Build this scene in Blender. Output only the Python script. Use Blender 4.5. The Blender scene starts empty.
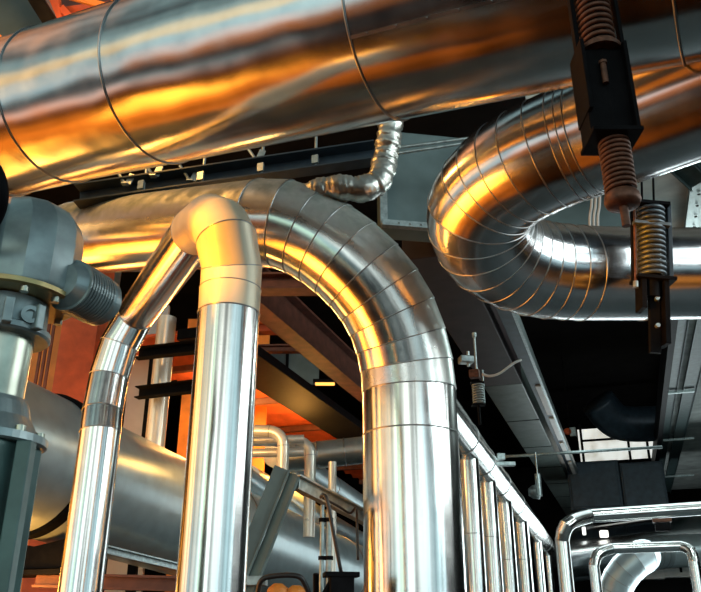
import bpy, bmesh, math, random
from mathutils import Vector as V, Matrix
random.seed(7)
S = bpy.context.scene
COL = S.collection
PI = math.pi
W_, H_, FPX = 701, 592, 780.0
PITCH, YAW = math.radians(22.87), math.radians(18.7)
CAM = V((0, 0, 1.6))
Fw = V((-math.sin(YAW)*math.cos(PITCH), math.cos(YAW)*math.cos(PITCH), math.sin(PITCH)))
Rt = V((math.cos(YAW), math.sin(YAW), 0))
Up = Rt.cross(Fw)
ZZ = V((0, 0, 1)); XX = V((1, 0, 0)); YY = V((0, 1, 0))

# ---------- measuring helpers (photograph -> metres) ----------
def ray(px, py): return Fw + Rt*((px-350.5)/FPX) - Up*((py-296)/FPX)
def P(px, py, d): return CAM + ray(px, py)*d
def PW(px, py, w, D): return P(px, py, D*FPX/w)          # depth from apparent width of a pipe of diameter D
def onz(px, py, h):                                        # point on the level plane h above the camera
    r = ray(px, py); return CAM + r*(h/r.z)
def ony(px, py, y):
    r = ray(px, py); return CAM + r*(y/r.y)
def onx(px, py, x):
    r = ray(px, py); return CAM + r*(x/r.x)
def zat(base, py):                                         # height on the upright through base seen at row py
    q = base-CAM; yc, dc = q.dot(Up), q.dot(Fw); k = 296-py
    t = (k*dc-FPX*yc)/(FPX*Up.z-k*Fw.z); return base+ZZ*t

# ---------- materials ----------
def new_mat(name):
    m = bpy.data.materials.new(name); m.use_nodes = True
    nt = m.node_tree; b = nt.nodes['Principled BSDF']; return m, nt, b
def N(nt, t, **kw):
    n = nt.nodes.new(t)
    for k, v in kw.items(): setattr(n, k, v)
    return n
def ramp(nt, stops):
    r = N(nt, 'ShaderNodeValToRGB'); e = r.color_ramp.elements
    while len(e) < len(stops): e.new(0.5)
    for i, (p, c) in enumerate(stops):
        e[i].position = p; e[i].color = (*c, 1) if len(c) == 3 else c
    return r
def metal(name, col=(.78, .79, .78), rough=.2, metallic=1, aniso=.55, brush=.25, wave=.25, dust=0, tint=.08, wscale=1.3):
    m, nt, b = new_mat(name); L = nt.links.new
    uv = N(nt, 'ShaderNodeTexCoord')
    mp = N(nt, 'ShaderNodeMapping'); mp.inputs['Scale'].default_value = (1.2, 260, 1); L(uv.outputs['UV'], mp.inputs['Vector'])
    br = N(nt, 'ShaderNodeTexNoise'); br.inputs['Scale'].default_value = 1; br.inputs['Detail'].default_value = 3; L(mp.outputs[0], br.inputs['Vector'])
    mp2 = N(nt, 'ShaderNodeMapping'); mp2.inputs['Scale'].default_value = (1.5, .8, 1.5); L(uv.outputs['Object'], mp2.inputs['Vector'])
    lw = N(nt, 'ShaderNodeTexNoise'); lw.inputs['Scale'].default_value = wscale; lw.inputs['Detail'].default_value = 2; L(uv.outputs['Object'], lw.inputs['Vector'])
    bl = N(nt, 'ShaderNodeTexNoise'); bl.inputs['Scale'].default_value = 7; bl.inputs['Detail'].default_value = 6; L(uv.outputs['Object'], bl.inputs['Vector'])
    b1 = N(nt, 'ShaderNodeBump'); b1.inputs['Strength'].default_value = wave; b1.inputs['Distance'].default_value = .05; L(lw.outputs['Fac'], b1.inputs['Height'])
    b2 = N(nt, 'ShaderNodeBump'); b2.inputs['Strength'].default_value = brush*.25; b2.inputs['Distance'].default_value = .002
    L(br.outputs['Fac'], b2.inputs['Height']); L(b1.outputs[0], b2.inputs['Normal'])
    rr = N(nt, 'ShaderNodeMapRange'); rr.inputs[3].default_value = rough*.7; rr.inputs[4].default_value = rough*1.35; L(bl.outputs['Fac'], rr.inputs[0])
    cr = ramp(nt, [(.3, tuple(c*(1-tint) for c in col)), (.7, tuple(min(1, c*(1+tint)) for c in col))]); L(bl.outputs['Fac'], cr.inputs[0])
    b.inputs['Metallic'].default_value = metallic
    b.inputs['Anisotropic'].default_value = aniso; b.inputs['Anisotropic Rotation'].default_value = .25
    tg = N(nt, 'ShaderNodeTangent'); tg.direction_type = 'UV_MAP'; L(tg.outputs[0], b.inputs['Tangent'])
    if dust:
        ge = N(nt, 'ShaderNodeNewGeometry'); sp = N(nt, 'ShaderNodeSeparateXYZ'); L(ge.outputs['Normal'], sp.inputs[0])
        mr = N(nt, 'ShaderNodeMapRange'); mr.inputs[1].default_value = -.25; mr.inputs[2].default_value = .35; L(sp.outputs['Z'], mr.inputs[0])
        sg = N(nt, 'ShaderNodeTexNoise'); sg.inputs['Scale'].default_value = 9; sg.inputs['Detail'].default_value = 8; L(uv.outputs['Object'], sg.inputs['Vector'])
        r3 = ramp(nt, [(.3, (.45, .45, .45)), (.62, (1, 1, 1))]); L(sg.outputs['Fac'], r3.inputs[0])
        mu = N(nt, 'ShaderNodeMath', operation='MULTIPLY'); L(mr.outputs[0], mu.inputs[0]); L(r3.outputs[0], mu.inputs[1])
        m2 = N(nt, 'ShaderNodeMath', operation='MULTIPLY'); L(mu.outputs[0], m2.inputs[0]); m2.inputs[1].default_value = dust
        mx = N(nt, 'ShaderNodeMix', data_type='RGBA'); L(m2.outputs[0], mx.inputs[0]); L(cr.outputs[0], mx.inputs[6]); mx.inputs[7].default_value = (.2, .245, .215, 1)
        L(mx.outputs[2], b.inputs['Base Color'])
        iv = N(nt, 'ShaderNodeMath', operation='SUBTRACT'); iv.inputs[0].default_value = 1; L(m2.outputs[0], iv.inputs[1]); L(iv.outputs[0], b.inputs['Metallic'])
        ma = N(nt, 'ShaderNodeMath', operation='MULTIPLY_ADD'); L(m2.outputs[0], ma.inputs[0]); ma.inputs[1].default_value = .5; L(rr.outputs[0], ma.inputs[2]); L(ma.outputs[0], b.inputs['Roughness'])
    else:
        L(cr.outputs[0], b.inputs['Base Color']); L(rr.outputs[0], b.inputs['Roughness'])
    L(b2.outputs[0], b.inputs['Normal'])
    return m
def paint(name, col, rough=.5, metallic=0, var=.25, scale=6, bump=.1, spec=.5, streak=None):
    m, nt, b = new_mat(name); L = nt.links.new
    tc = N(nt, 'ShaderNodeTexCoord'); no = N(nt, 'ShaderNodeTexNoise'); no.inputs['Scale'].default_value = scale; no.inputs['Detail'].default_value = 6
    if streak:
        mp = N(nt, 'ShaderNodeMapping'); mp.inputs['Scale'].default_value = streak; L(tc.outputs['Object'], mp.inputs[0]); L(mp.outputs[0], no.inputs['Vector'])
    else: L(tc.outputs['Object'], no.inputs['Vector'])
    cr = ramp(nt, [(.3, tuple(c*(1-var) for c in col)), (.7, tuple(min(1, c*(1+var)) for c in col))]); L(no.outputs['Fac'], cr.inputs[0]); L(cr.outputs[0], b.inputs['Base Color'])
    b.inputs['Roughness'].default_value = rough; b.inputs['Metallic'].default_value = metallic; b.inputs['Specular IOR Level'].default_value = spec
    if bump:
        bp = N(nt, 'ShaderNodeBump'); bp.inputs['Strength'].default_value = bump; bp.inputs['Distance'].default_value = .01; L(no.outputs['Fac'], bp.inputs['Height']); L(bp.outputs[0], b.inputs['Normal'])
    return m
def glow(name, col, strength):
    m, nt, b = new_mat(name)
    b.inputs['Base Color'].default_value = (*col, 1); b.inputs['Emission Color'].default_value = (*col, 1); b.inputs['Emission Strength'].default_value = strength
    return m

M = {}
M['alu'] = metal('polished_cladding', (.84, .84, .82), rough=.19, wave=.1, aniso=.75)
M['duct'] = metal('duct_cladding', (.66, .69, .69), rough=.2, wave=.8, aniso=.6, wscale=1.1)
M['galv'] = metal('dusty_cladding', (.74, .75, .72), rough=.2, wave=.2, dust=.92, brush=.5)
M['bend'] = metal('bend_cladding', (.72, .73, .74), rough=.2, wave=.15, brush=.5)
M['tank'] = metal('tank_cladding', (.55, .65, .67), rough=.36, wave=.08, brush=.5, metallic=.6)
M['litalu'] = metal('warm_lit_cladding', (.78, .72, .55), rough=.42, wave=.08, metallic=.45)  # base colour yellowed to carry the warm light on the elbow
M['seam'] = metal('seam_metal', (.38, .39, .39), rough=.33, wave=0, brush=0, aniso=0)
M['foil'] = metal('crumpled_foil', (.5, .5, .46), rough=.34, wave=0, brush=0, dust=.5, aniso=0)
M['zinc'] = paint('galvanised_steel', (.34, .4, .4), .38, .75, .3, 25, .03)
M['cast'] = paint('grey_cast_paint', (.27, .34, .35), .36, .5, .3, 12, .06)
M['green'] = paint('green_grey_paint', (.06, .12, .115), .38, .2, .3, 9, .05)
M['stemsteel'] = paint('worn_steel', (.4, .43, .36), .28, .85, .4, 9, .08)
M['brass'] = paint('worn_brass', (.42, .34, .16), .35, .8, .3, 12, .05)
M['black'] = paint('black_steel', (.005, .005, .006), .55, .0, .4, 14, .05, .05)
M['traygreen'] = paint('tray_steel', (.04, .07, .07), .5, .15, .3, 14, .03)
M['blue'] = paint('dark_blue_steel', (.02, .035, .05), .45, .3, .3, 10, .05)
M['rust'] = paint('rusty_spring_steel', (.13, .055, .032), .5, .4, .45, 40, .12)
M['spring'] = paint('grey_spring_steel', (.10, .125, .14), .38, .5, .3, 30, .06)
M['concrete'] = paint('concrete', (.36, .39, .37), .85, 0, .28, 3.5, .2)
M['dark'] = paint('dark_soffit', (.006, .0055, .0055), .9, 0, .4, 2, .1, .1)
M['brown'] = paint('red_brown_primer', (.16, .05, .028), .6, 0, .3, 8, .08)
M['redlead'] = paint('red_lead_primer', (.55, .10, .03), .6, 0, .25, 5, .08)
M['floor'] = paint('dark_floor', (.03, .045, .05), .6, 0, .4, 3, .05)
M['orange'] = paint('orange_paint', (.75, .26, .04), .55, 0, .2, 4, .05)
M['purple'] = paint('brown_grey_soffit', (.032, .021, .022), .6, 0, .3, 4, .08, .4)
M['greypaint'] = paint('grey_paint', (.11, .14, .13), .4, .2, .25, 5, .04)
M['ductgrey'] = paint('grey_sheet_steel', (.13, .185, .19), .42, .45, .25, 2.5, .04)
M['white'] = paint('white_sheet', (.75, .73, .7), .5, 0, .08, 4, .03)
M['pink'] = paint('pale_panel', (.55, .5, .46), .5, .2, .12, 3, .03)
M['rubber'] = paint('black_rubber', (.012, .012, .013), .42, 0, .3, 20, .05)
M['cable'] = paint('pale_cable', (.6, .6, .57), .5, 0, .1, 8, 0)
M['warmpipe'] = metal('cream_pipe_cladding', (.85, .8, .7), rough=.3, wave=0, metallic=.45)

# ---------- mesh helpers ----------
def link(name, bm, mat, parent=None, smooth=False, bevel=0, org=None):
    me = bpy.data.meshes.new(name); bm.normal_update()
    o = bpy.data.objects.new(name, me); COL.objects.link(o)
    if org is None and parent is not None: org = parent.matrix_world.translation.copy() if parent.parent is None else None
    if org is None and parent is not None: org = parent['_org'] and V(parent['_org'])
    if org is None:
        c = V((0, 0, 0))
        for v in bm.verts: c += v.co
        org = c/max(1, len(bm.verts))
    for v in bm.verts: v.co -= org
    bm.to_mesh(me); bm.free()
    me.materials.append(mat)
    if smooth:
        for p in me.polygons: p.use_smooth = True
    if parent is not None:
        po = V(parent['_org']); o.parent = parent; o.location = org-po
    else: o.location = org
    o['_org'] = tuple(org)
    if bevel:
        md = o.modifiers.new('bevel', 'BEVEL'); md.width = bevel; md.segments = 2; md.limit_method = 'ANGLE'
    return o
def thing(name, label, cat, loc, group=None):
    o = bpy.data.objects.new(name, None); COL.objects.link(o); o.location = loc; o['_org'] = tuple(loc); o.empty_display_size = .1
    return tag(o, label, cat, group)
def tag(o, label, cat, group=None, kind=None):
    o['label'] = label; o['category'] = cat
    if group: o['group'] = group
    if kind: o['kind'] = kind
    return o
_link0 = link
def link(name, bm, mat, parent=None, smooth=False, bevel=0):
    org = V(parent['_org']) if parent is not None else None
    return _link0(name, bm, mat, parent, smooth, bevel, org)
def struct(name, bm, mat, **k):
    o = link(name, bm, mat, **k); o['kind'] = 'structure'; return o

def frame(d):
    d = d.normalized(); a = ZZ if abs(d.z) < .9 else XX
    u = d.cross(a).normalized(); return u, d.cross(u).normalized()
def bar(bm, p0, p1, w, h, up=ZZ):
    d = (p1-p0).normalized(); s = d.cross(up).normalized(); u = s.cross(d).normalized()
    vs = []
    for p in (p0, p1):
        for a, b in ((-1, -1), (1, -1), (1, 1), (-1, 1)): vs.append(bm.verts.new(p+s*(a*w/2)+u*(b*h/2)))
    for f in ((3, 2, 1, 0), (4, 5, 6, 7), (0, 1, 5, 4), (1, 2, 6, 5), (2, 3, 7, 6), (3, 0, 4, 7)): bm.faces.new([vs[i] for i in f])
    return bm
def box(bm, c, sx, sy, sz, rz=0):
    d = V((math.cos(rz), math.sin(rz), 0)); return bar(bm, c-d*sx/2, c+d*sx/2, sy, sz)
def ibeam(bm, p0, p1, w, h, t):
    d = (p1-p0).normalized(); s = d.cross(ZZ).normalized(); u = s.cross(d)
    bar(bm, p0-u*(h/2-t/2), p1-u*(h/2-t/2), w, t); bar(bm, p0+u*(h/2-t/2), p1+u*(h/2-t/2), w, t); bar(bm, p0, p1, t, h-2*t)
    return bm
def channel(bm, p0, p1, w, h, t, up):
    d = (p1-p0).normalized(); s = d.cross(up).normalized(); u = s.cross(d).normalized()
    bar(bm, p0, p1, t, h, up); o = s*(w/2)
    bar(bm, p0+u*(h/2-t/2)+o, p1+u*(h/2-t/2)+o, w, t, up); bar(bm, p0-u*(h/2-t/2)+o, p1-u*(h/2-t/2)+o, w, t, up)
    return bm
def tube(bm, pts, r, n=10, closed=False, caps=True, radii=None):
    m = len(pts); rings = []; u = None
    for i, p in enumerate(pts):
        if closed: t = pts[(i+1) % m]-pts[i-1]
        else: t = pts[min(i+1, m-1)]-pts[max(i-1, 0)]
        t.normalize()
        if u is None: u, _ = frame(t)
        u = (u-t*u.dot(t)).normalized(); w = t.cross(u); rr = radii[i] if radii else r
        rings.append([bm.verts.new(p+(u*math.cos(2*PI*k/n)+w*math.sin(2*PI*k/n))*rr) for k in range(n)])
    for i in range(m if closed else m-1):
        a, b = rings[i], rings[(i+1) % m]
        sh = 0
        if closed and i == m-1: sh = min(range(n), key=lambda s: (a[0].co-b[s].co).length)
        for k in range(n): bm.faces.new((a[k], a[(k+1) % n], b[(k+1+sh) % n], b[(k+sh) % n]))
    if caps and not closed:
        bm.faces.new(rings[0][::-1]); bm.faces.new(rings[-1])
    return bm
def cyl(bm, p0, p1, r0, r1=None, n=32, caps=True):
    r1 = r0 if r1 is None else r1
    u, w = frame(p1-p0); A = []
    for p, r in ((p0, r0), (p1, r1)): A.append([bm.verts.new(p+(u*math.cos(2*PI*k/n)+w*math.sin(2*PI*k/n))*r) for k in range(n)])
    fs = [bm.faces.new((A[0][k], A[0][(k+1) % n], A[1][(k+1) % n], A[1][k])) for k in range(n)]
    for f in fs: f.smooth = True
    if caps:
        for ring, rev in ((A[0], True), (A[1], False)):
            vv = [bm.verts.new(v.co) for v in ring]; bm.faces.new(vv[::-1] if rev else vv)
    return bm
def lathe(bm, p0, axis, prof, n=40):
    u, w = frame(axis); ax = axis.normalized(); R = []
    for h, r in prof: R.append([bm.verts.new(p0+ax*h+(u*math.cos(2*PI*k/n)+w*math.sin(2*PI*k/n))*max(r, 1e-4)) for k in range(n)])
    for a, b in zip(R, R[1:]):
        for k in range(n): bm.faces.new((a[k], a[(k+1) % n], b[(k+1) % n], b[k]))
    bm.faces.new(R[0][::-1]); bm.faces.new(R[-1])
    return bm
B = bmesh.new

def catmull(pts, steps):
    out = []; n = len(pts)
    for i in range(n-1):
        p0, p1, p2, p3 = pts[max(i-1, 0)], pts[i], pts[i+1], pts[min(i+2, n-1)]
        if i == 0: p0 = p1*2-p2
        if i == n-2: p3 = p2*2-p1
        for s in range(steps):
            t = s/steps
            out.append(.5*((2*p1)+(p2-p0)*t+(2*p0-5*p1+4*p2-p3)*t*t+(3*p1-p0-3*p2+p3)*t**3))
    out.append(pts[-1].copy()); return out
def resample(pts, n):
    L = [0]
    for a, b in zip(pts, pts[1:]): L.append(L[-1]+(b-a).length)
    out = []
    for k in range(n+1):
        s = L[-1]*k/n; j = 0
        while j < len(L)-2 and L[j+1] < s: j += 1
        f = (s-L[j])/max(1e-9, L[j+1]-L[j]); out.append(pts[j].lerp(pts[j+1], min(1, f)))
    return out

class Run:
    """a clad pipe: mitred sections along a polyline, uv = (angle, metres)"""
    def __init__(self, pts, r, n=72, lap=.004):
        self.p = pts; self.r = r; self.n = n; self.lap = lap
        m = len(pts); self.dir = [(pts[i+1]-pts[i]).normalized() for i in range(m-1)]
        self.nor = [self.dir[0]]+[(self.dir[i-1]+self.dir[i]).normalized() for i in range(1, m-1)]+[self.dir[-1]]
        u, _ = frame(self.dir[0]); self.us = []
        for d in self.dir: u = (u-d*u.dot(d)).normalized(); self.us.append(u)
        self.L = [0]
        for a, b in zip(pts, pts[1:]): self.L.append(self.L[-1]+(b-a).length)
    def ring(self, seg, j, r):
        d = self.dir[seg]; u = self.us[seg]; w = d.cross(u); nn = self.nor[j]; p = self.p[j]; out = []
        for k in range(self.n):
            a = 2*PI*k/self.n; o = (u*math.cos(a)+w*math.sin(a))*r
            out.append(p+o-d*(o.dot(nn)/d.dot(nn)))
        return out
    def shell(self, name, i0, i1, mat, parent, caps=False, label=None, pair=False):
        bm = B(); uvl = bm.loops.layers.uv.new('uv'); n = self.n
        for s in range(i0, i1):
            ra, rb = self.r, self.r+(self.lap if i1-i0 > 1 else 0)
            A = C if (pair and (s-i0) % 2) else [bm.verts.new(c) for c in self.ring(s, s, ra)]; C = [bm.verts.new(c) for c in self.ring(s, s+1, rb)]
            for k in range(n):
                f = bm.faces.new((A[k], A[(k+1) % n], C[(k+1) % n], C[k])); f.smooth = True
                for lp, (uu, vv) in zip(f.loops, ((k, self.L[s]), (k+1, self.L[s]), (k+1, self.L[s+1]), (k, self.L[s+1]))): lp[uvl].uv = (uu/n, vv)
            if caps and s == i0: bm.faces.new([bm.verts.new(v.co) for v in A][::-1])
            if caps and s == i1-1: bm.faces.new([bm.verts.new(v.co) for v in C])
        o = link(name, bm, mat, parent)
        if label: o['label'] = label
        return o
    def bead(self, bm, j, rr=.006):
        s = min(j, len(self.dir)-1)
        tube(bm, self.ring(s, j, self.r+rr*.35), rr, 6, closed=True); return bm
    def seam(self, j, parent, rr=.006, name='seam_band', mat=None):
        return link(name, self.bead(B(), j, rr), mat or M['seam'], parent, smooth=True)
    def at(self, s):
        j = 0
        while j < len(self.L)-2 and self.L[j+1] < s: j += 1
        return self.p[j]+self.dir[j]*(s-self.L[j])

# ================= setting =================
HC = 5.6                                                      # ceiling above the camera
bm = B(); bar(bm, V((-14, 3.5, CAM.z+HC+.1)), V((14, 3.5, CAM.z+HC+.1)), .1, .2)
bm.free()
bm = B(); box(bm, V((0, 17.5, CAM.z+HC+.1)), 34, 27, .2); struct('ceiling', bm, M['dark'])
bm = B(); box(bm, V((0, 31, 3)), 34, .2, 9); struct('wall_back', bm, M['dark'])
bm = B(); box(bm, V((0, 17.5, -.1)), 34, 27, .2); struct('floor', bm, M['floor'])
bm = B(); box(bm, V((-17, 17.5, 3)), .2, 27, 9); struct('wall_left', bm, M['dark'])
bm = B(); box(bm, V((17, 17.5, 3)), .2, 27, 9); struct('wall_right', bm, M['dark'])

# ================= big duct =================
D = .95
pts = [PW(-150, 225, 132, D), PW(-70, 163, 139, D), PW(-5, 124, 146, D), PW(62, 105.2, 153.3, D), PW(161, 80, 166, D), PW(387, 22, 194, D), PW(674, -52, 230, D), PW(900, -111, 258, D)]
pts[-1] = pts[-2]+(pts[-1]-pts[-2]).normalized()*4.5
R0 = Run(pts, D/2, 128)
t = thing('insulation_duct', 'huge shiny metal clad duct crossing the top of the picture', 'duct', pts[4])
R0.shell('elbow', 0, 3, M['duct'], t)
for j in range(3, 7): R0.shell('straight_section', j, j+1, M['duct'], t)
for j in range(1, 7): R0.seam(j, t, .006)
# long lap seam with rivets on the section before the last
seg = 5; d = R0.dir[seg]; u = R0.us[seg]; w = d.cross(u)
best = None
tgt = P(430, 18, 3.2)
for k in range(720):
    a = 2*PI*k/720; o = (u*math.cos(a)+w*math.sin(a))
    if o.dot(Fw) > 0: continue
    q = R0.p[5]+d*.2+o*(D/2)
    c = q-CAM; py = 296-FPX*c.dot(Up)/c.dot(Fw)
    e = abs(py-27)
    if best is None or e < best[0]: best = (e, o)
o = best[1]; bm = B(); bar(bm, R0.p[5]+o*(D/2+.001), R0.p[6]+o*(D/2+.001), .016, .005, o)
ls = link('lap_seam', bm, M['seam'], t)
for k in range(9):
    q = R0.p[5].lerp(R0.p[6], (k+.6)/9.3)+o*(D/2+.003)
    bm = B(); cyl(bm, q, q+o*.006, .007, .005, 10); link('rivet', bm, M['seam'], ls)

# ================= U bend =================
D = .6
raw = [(760, 70, 136), (701, 98, 130), (590, 137, 118), (535, 160, 113), (498, 184, 108), (479, 214, 104), (492, 247, 100), (530, 267, 97), (580, 273, 95), (640, 274, 93), (701, 274, 92), (800, 272, 90)]
c = [PW(x, y, w, D) for x, y, w in raw]
sp = catmull(c, 12)
a = c[:2]+[c[2]]; el = resample(sp[12*2:12*8+1], 32)
pts = [c[0], c[2]]+el[1:-1]+[c[8], c[9], c[11]]
pts[0] = pts[1]+(pts[0]-pts[1]).normalized()*3.2; pts[-1] = pts[-2]+(pts[-1]-pts[-2]).normalized()*5
R1 = Run(pts, D/2, 112, lap=.0015)
t = thing('bent_pipe', 'large shiny pipe doubling back in a wide bend behind the coil springs', 'pipe', c[5])
ne = 1+32
R1.shell('straight_section', 0, 1, M['bend'], t)
R1.shell('elbow', 1, ne, M['bend'], t, pair=True)
R1.shell('straight_section', ne, ne+1, M['bend'], t); R1.shell('straight_section', ne+1, ne+2, M['bend'], t)
for j in list(range(1, ne, 2))+[2, ne, ne+1]: R1.seam(j, t, .004)
EBEND = R1

# ================= arch pipe =================
D = .6
raw = [(20, 262, 58), (48, 244, 64), (78, 238, 71.5), (170, 233, 83), (262, 223, 88), (305, 232, 89.5), (350, 262, 91), (384, 302, 91.5), (402, 345, 92), (409, 391, 93)]
c = [PW(x, y, w, D) for x, y, w in raw]
top = c[-1]; foot = V((top.x, top.y, 0))
sp = catmull(c+[top-ZZ*.6], 12)
el = resample(sp[12*4:12*9+1], 10)
pts = [c[0], c[1], c[2], c[4]]+el[1:-1]+[top, zat(top, 436), foot]
R2 = Run(pts, D/2, 96, lap=.004)
t = thing('arched_pipe', 'wide shiny pipe arching over and dropping upright through the middle', 'pipe', foot)
R2.shell('elbow', 0, 2, M['galv'], t); R2.shell('straight_section', 2, 3, M['galv'], t, label='dusty level section')
R2.shell('elbow', 3, 13, M['galv'], t, label='dusty ribbed bend')
R2.shell('straight_section', 13, 14, M['alu'], t); R2.shell('straight_section', 14, 15, M['alu'], t)
for j in range(1, 15): R2.seam(j, t, .0045)
ARCHP = c

# ================= crooked twin-legged pipe =================
D = .24
f2 = PW(228.5, 320, 61, D); f1 = PW(102, 420, 39.5, D)
pts = [V((f2.x, f2.y, 0)), zat(f2, 314), zat(f2, 290), zat(f2, 268), PW(226.5, 240, 60, D), PW(221, 227, 57.5, D), PW(211, 221.5, 54, D), PW(196, 231, 48.5, D), PW(136, 315, 37, D), PW(119, 345, 37.5, D), PW(109, 377, 38, D), PW(102.5, 412, 39, D), f1-ZZ*.08, V((f1.x, f1.y, 0))]
R3 = Run(pts, D/2, 72, lap=.002)
t = thing('crooked_pipe', 'slim shiny pipe with two upright legs joined by a slanting run', 'pipe', pts[0])
R3.shell('straight_section', 0, 1, M['alu'], t); R3.shell('elbow', 1, 7, M['litalu'], t, label='dull orange lit elbow')
R3.shell('slanting_section', 7, 8, M['alu'], t); R3.shell('elbow', 8, 12, M['alu'], t); R3.shell('straight_section', 12, 13, M['alu'], t)
for j in (1, 2, 3, 4, 7, 8, 9, 10, 11, 12): R3.seam(j, t, .0028)

# ================= vessel =================
D = 1.2
va, vb = PW(42, 466, 136, D), PW(330, 574, 76, D)
pv0 = va.lerp(vb, -.15)
pts = [pv0, PW(37, 464, 137, D), PW(215, 531, 100, D), vb, vb+(vb-va)*.25]
# keep it dead straight
ax = (vb-va).normalized(); pts = [va+ax*((q-va).dot(ax)) for q in pts]
RV = Run(pts, D/2, 96, lap=0)
t = thing('process_vessel', 'long fat metal clad vessel lying behind the two slim pipe legs', 'vessel', pts[1])
RV.shell('end_section', 0, 1, M['tank'], t)
for j in (1, 2, 3): RV.shell('shell_section', j, j+1, M['tank'], t, caps=(j == 3))
bm = B()
lathe(bm, pts[1]-ax*.05, ax, [(0, D/2), (0, D/2+.035), (.1, D/2+.035), (.1, D/2)], 72); link('girth_band', bm, M['black'], t)
for j in (2, 3): RV.seam(j, t, .008)
# vessel saddle + rails under it
sd = pts[1]+ax*.25
q = thing('vessel_saddle', 'dark steel saddle bracket under the near end of the vessel', 'bracket', V((sd.x, sd.y, sd.z-.9)))
bm = B(); side = ax.cross(ZZ).normalized()
prof = [(-.52, -.5), (-.3, -.62), (0, -.67), (.3, -.62), (.52, -.5), (.45, -.85), (-.45, -.85)]
for s_ in (-.12, .12):
    A = [[bm.verts.new(sd+ax*(s_+e)+side*x+ZZ*z) for x, z in prof] for e in (-.015, .015)]
    bm.faces.new(A[0]); bm.faces.new(A[1][::-1])
    for k in range(len(prof)): bm.faces.new((A[0][k], A[0][k-1], A[1][k-1], A[1][k]))
link('cradle', bm, M['black'], q)
bm = B(); box(bm, sd-ZZ*.87, .9, .4, .04, math.atan2(side.y, side.x)); link('base_plate', bm, M['black'], q)
p0 = P(36, 580, 6.6); p1 = P(176, 584, 6.6)
bm = B(); ibeam(bm, p0, p1+(p1-p0)*.4, .16, .12, .02)
tag(link('rail_beam', bm, M['brown'], None), 'low orange brown steel beam under the vessel', 'beam')
p0 = P(100, 549, 6.75); p1 = P(205, 574, 8.4)
bm = B(); channel(bm, p0, p1, .06, .07, .012, ZZ)
tag(link('support_rail', bm, M['zinc'], None), 'bright metal rail along the underside of the vessel', 'rail')

# ================= header with risers =================
D = .36
h0, h1 = PW(436, 403, 39, D), PW(549, 550, 16.5, D)
hax = (h1-h0).normalized(); Lh = (h1-h0).length
hp = [h0-hax*.3]; px_r = []
def hd_at_px(px):
    lo, hi = 0, Lh*1.3
    for _ in range(50):
        mid = (lo+hi)/2; q = h0+hax*mid-CAM
        if 350.5+FPX*q.dot(Rt)/q.dot(Fw) < px: lo = mid
        else: hi = mid
    return h0+hax*lo
stops = [hd_at_px(x) for x in (462, 480, 497, 513, 530, 543)]
RH = Run(hp+stops+[h1, h1+hax*2], D/2, 56, lap=.003)
t = thing('header_pipe', 'shiny header pipe receding on top of a row of uprights', 'pipe', h0)
for j in range(len(RH.dir)): RH.shell('straight_section', j, j+1, M['alu'], t)
for j in range(1, 7): RH.seam(j, t, .006)
names = ['nearest upright metal pipe under the receding header, beside the arching pipe', 'second upright metal pipe under the receding header', 'third upright metal pipe under the receding header', 'fourth upright metal pipe under the receding header', 'fifth thin upright metal pipe under the receding header', 'last and farthest upright metal pipe under the receding header']
for px, lb, wd in zip((468.5, 487, 503.5, 520, 536, 547), names, (18, 15.5, 14.5, 14, 9, 8.5)):
    q = hd_at_px(px); q = q-ZZ*(.16); dd = (q-CAM).dot(Fw); Dr = wd*dd/FPX*1.02
    base = V((q.x, q.y, 0)); tt = thing('riser_pipe', lb, 'pipe', base, 'uprights under the header pipe')
    rr = Run([q, zat(q, 534 if px < 480 else 537 if px < 500 else 560), base], Dr/2, 40, lap=0)
    rr.shell('upper_section', 0, 1, M['alu'], tt); rr.shell('lower_section', 1, 2, M['alu'], tt); rr.seam(1, tt, .004)

# ================= loops at bottom right =================
D = .16
q = PW(562, 540, 14, D); e = PW(590, 516, 13.6, D); far = PW(720, 507, 13.6, D)
el = catmull([zat(q, 552), q, PW(568, 524, 14, D), e, e.lerp(far, .1)], 6)
el = resample(el[6:19], 7)
pts = [V((q.x, q.y, 0))]+el+[far+(far-e).normalized()*4]
RL = Run(pts, D/2, 40, lap=.001)
t = thing('loop_pipe', 'outer shiny pipe turning from upright to level at the bottom corner', 'pipe', pts[0])
RL.shell('upright_section', 0, 1, M['alu'], t); RL.shell('elbow', 1, 8, M['alu'], t); RL.shell('level_section', 8, 9, M['alu'], t)
for j in (1, 8): RL.seam(j, t, .003)
D = .12
q = PW(594, 566, 10.5, D); q2 = PW(694, 562, 10.5, D)
e1 = PW(612, 548.5, 10.3, D); e2 = PW(680, 546, 10.3, D)
ea = resample(catmull([zat(q, 575), q, PW(598, 554, 10.4, D), e1, e1.lerp(e2, .1)], 6)[6:19], 6)
eb = resample(catmull([e2.lerp(e1, .1), e2, PW(690.5, 550.5, 10.4, D), q2, zat(q2, 575)], 6)[6:19], 6)
pts = [V((q.x, q.y, 0))]+ea+eb+[V((q2.x, q2.y, 0))]
RL = Run(pts, D/2, 36, lap=.001)
t = thing('hoop_pipe', 'smaller shiny pipe hoop standing inside the larger corner pipe', 'pipe', pts[0])
RL.shell('upright_section', 0, 1, M['alu'], t); RL.shell('elbow', 1, 7, M['alu'], t); RL.shell('level_section', 7, 8, M['alu'], t)
RL.shell('elbow', 8, 14, M['alu'], t); RL.shell('upright_section', 14, 15, M['alu'], t)
for j in (1, 7, 8, 14): RL.seam(j, t, .0025)
D = .6
q = PW(611, 612, 32, D)
cc = [zat(q, 640), q, PW(619, 580, 32, D), PW(640, 558, 32, D), PW(670, 551, 31, D), PW(720, 549, 31, D)]
el = resample(catmull(cc, 6)[6:24], 9)
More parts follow.
